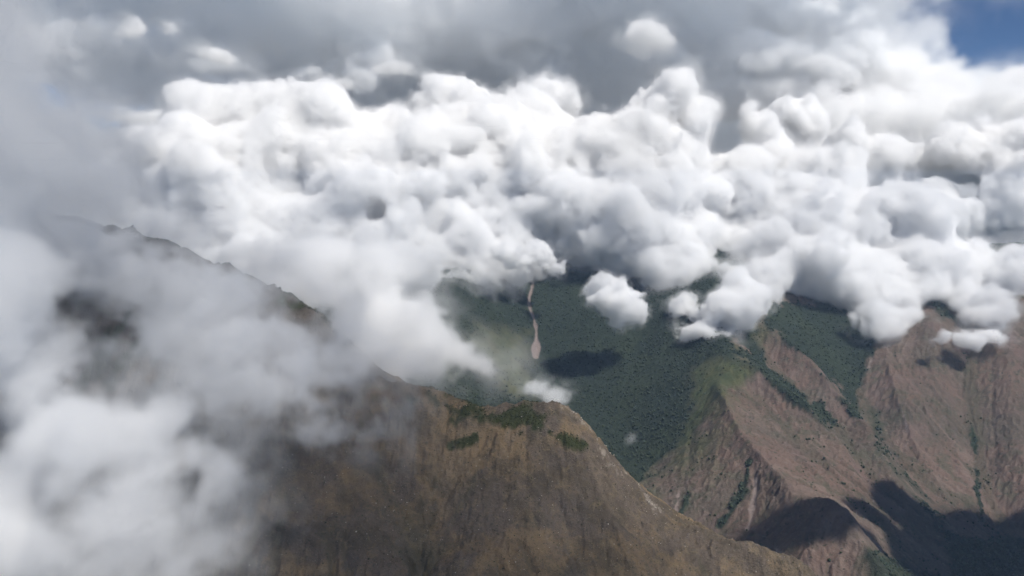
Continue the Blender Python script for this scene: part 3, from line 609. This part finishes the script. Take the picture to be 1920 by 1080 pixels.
    for k, (px, py, Y, rx, rz, dp) in enumerate([(738, 126, 11500, 28, 12, 220), (410, 108, 12000, 34, 13, 260), (270, 48, 12000, 40, 13, 260), (620, 152, 11500, 36, 10, 220), (1212, 66, 11500, 34, 26, 300), (1205, 108, 11600, 26, 22, 250), (260, 215, 12000, 55, 20, 350), (1545, 130, 14000, 55, 26, 400)]):
        thing_cloud(['small torn bright cloud in the grey layer above the bank, centre left', 'ragged bright cloud high above the left end of the bank', 'ragged bright cloud at the top left of the sky', 'thin bright cloud strip just above the bank, left of centre', 'small bright cloud high in the middle right of the grey layer', 'soft bright cloud below the small bright one at middle right', 'bright cloud crest beside the left blue gap', 'bright lump in the grey layer at the upper right'][k],
              puffs([(px, py, Y, rx, rz, dp), (px + rx * .7, py + rz * .5, Y, rx * .6, rz * .6, dp * .6), (px - rx * .8, py + rz * .2, Y, rx * .5, rz * .5, dp * .5)], 2, 50 + k), 22, 60 + k, 330, 120, .010, 80, rag=.55, bud=4, gain=.68)
    # cloud standing on the near ridge
    cloud('mist', 'pale grey cloud spilling over the near crest towards the valley', puffs([(700, 560, 4300, 80, 48, 400), (755, 605, 4100, 65, 50, 380), (680, 620, 3700, 70, 50, 300), (790, 650, 3900, 60, 34, 300), (850, 668, 4000, 44, 20, 200), (650, 645, 3250, 40, 34, 160), (705, 700, 3250, 36, 18, 140), (490, 528, 3400, 40, 20, 160), (300, 448, 3650, 40, 22, 160), (655, 595, 3500, 55, 36, 220), (700, 640, 3500, 50, 36, 200), (740, 670, 3500, 36, 22, 160), (560, 545, 3700, 60, 26, 200), (560, 500, 4300, 120, 45, 400), (740, 680, 3500, 40, 30, 200), (900, 682, 4000, 26, 11, 110), (930, 692, 4000, 13, 7, 60), (640, 520, 4600, 120, 40, 400), (790, 530, 5600, 60, 45, 300), (740, 500, 6000, 90, 40, 350), (810, 580, 5000, 30, 30, 200)], 3, 30),
        12, 31, 300, 100, .014, 60, rag=.6, gain=.68, warp=.4, bud=4, fringe=.08, fw=2)
    cloud('mist', 'grey mist drifting in a diagonal band across the near slope', puffs([(255, 515, 2900, 100, 34, 220), (390, 560, 2850, 95, 45, 250), (330, 610, 2700, 80, 32, 200), (455, 640, 2700, 95, 48, 250), (550, 715, 2600, 95, 45, 230), (640, 768, 2600, 75, 32, 190), (120, 475, 2900, 100, 50, 260), (400, 690, 2600, 40, 30, 150), (450, 725, 2600, 65, 32, 180), (660, 690, 2900, 45, 30, 150), (600, 680, 2750, 50, 30, 160), (640, 620, 3050, 60, 36, 140), (690, 668, 3040, 56, 32, 140), (732, 702, 2990, 34, 16, 100), (590, 572, 3150, 36, 20, 120)], 2, 32),
        9, 33, 200, 95, .019, 60, rag=.6, bud=3, fringe=.14, fw=2, gain=.66)
    cloud('mist', 'thick grey mist bank close by at the left edge of the view', puffs([(-60, 250, 2200, 110, 300, 350), (70, 330, 2500, 160, 80, 380), (140, 290, 3000, 110, 80, 350), (-40, 600, 1900, 130, 130, 300), (50, 690, 1900, 90, 60, 240), (50, 560, 1900, 70, 50, 230), (245, 800, 1850, 90, 52, 220), (110, 830, 1800, 170, 85, 280), (290, 880, 1850, 75, 55, 180), (0, 1000, 1700, 200, 120, 300), (230, 950, 1750, 120, 36, 180), (360, 1075, 1700, 60, 32, 140), (-100, 450, 2400, 170, 120, 320), (190, 1070, 1700, 110, 45, 200), (400, 890, 1900, 26, 30, 90)], 2, 34),
        9, 35, 210, 95, .019, 60, rag=.55, bud=3, fringe=.14, fw=2, gain=.66)
    cloud('mist', 'thin veil of vapour lying along the near slope', puffs([(300, 780, 2700, 300, 70, 260), (200, 950, 2300, 330, 130, 260), (470, 880, 2400, 80, 50, 160), (950, 880, 2600, 60, 40, 120), (620, 740, 2800, 100, 50, 200)], 1, 36),
        18, 37, 260, 130, .0011, 160, rag=.7)
    # clouds over and behind the viewer that shade the near mountain and the canyon
    cloud('cloud', 'cloud overhead, out of the frame, shading the near mountain', [(-1500, 900, 5900, 1700, 1500, 420), (300, 1500, 5900, 1500, 1300, 380), (1300, 900, 5800, 1100, 1000, 350), (-800, 2600, 5900, 1300, 900, 380)], 60, 41, 900, 150, .0019, 200)
    lobes = []
    for (px, py, Y, r) in [(1490, 965, 4180, 120), (1555, 970, 4130, 120), (1605, 975, 4150, 110), (1640, 955, 4500, 110), (1700, 975, 4750, 200), (1770, 1020, 4750, 230), (1850, 1030, 4950, 250), (1930, 1075, 4900, 330), (1710, 1075, 4350, 180), (1800, 1110, 4450, 330), (1900, 1130, 4700, 350), (2050, 1100, 4900, 450), (1640, 1000, 4150, 100)]:
        g = Vector(W(px, py, Y)); q = g + SUN * ((4950 - g.z) / SUN.z); lobes.append((q.x, q.y, q.z, r * 1.5, r * 1.2, max(160, r)))
    cloud('cloud', 'cloud to the right, out of the frame, shading the canyon', lobes, 22, 42, 240, 30, .03, 45, bud=5)
    print('clouds', time.time() - T0)

def haze(dens, col):
    x0, x1, y0, y1, z0, z1 = -20000, 20000, -1500, 14500, 700, 3640
    me = bpy.data.meshes.new('haze'); v = [(x, y, z) for z in (z0, z1) for y in (y0, y1) for x in (x0, x1)]
    me.from_pydata(v, [], [(0, 2, 3, 1), (4, 5, 7, 6), (0, 1, 5, 4), (2, 6, 7, 3), (0, 4, 6, 2), (1, 3, 7, 5)]); me.update()
    o = bpy.data.objects.new('haze', me); sc.collection.objects.link(o)
    m = bpy.data.materials.new('haze_air'); m.use_nodes = True; nt = m.node_tree; nt.nodes.clear()
    out = nt.nodes.new('ShaderNodeOutputMaterial'); v = nt.nodes.new('ShaderNodeVolumePrincipled'); nt.links.new(v.outputs[0], out.inputs['Volume'])
    v.inputs['Color'].default_value = (*col, 1); v.inputs['Density'].default_value = dens
    me.materials.append(m); tag(o, 'pale blue haze filling the valleys', None, None, 'stuff')
haze(1.5e-5, (.46, .65, .95))
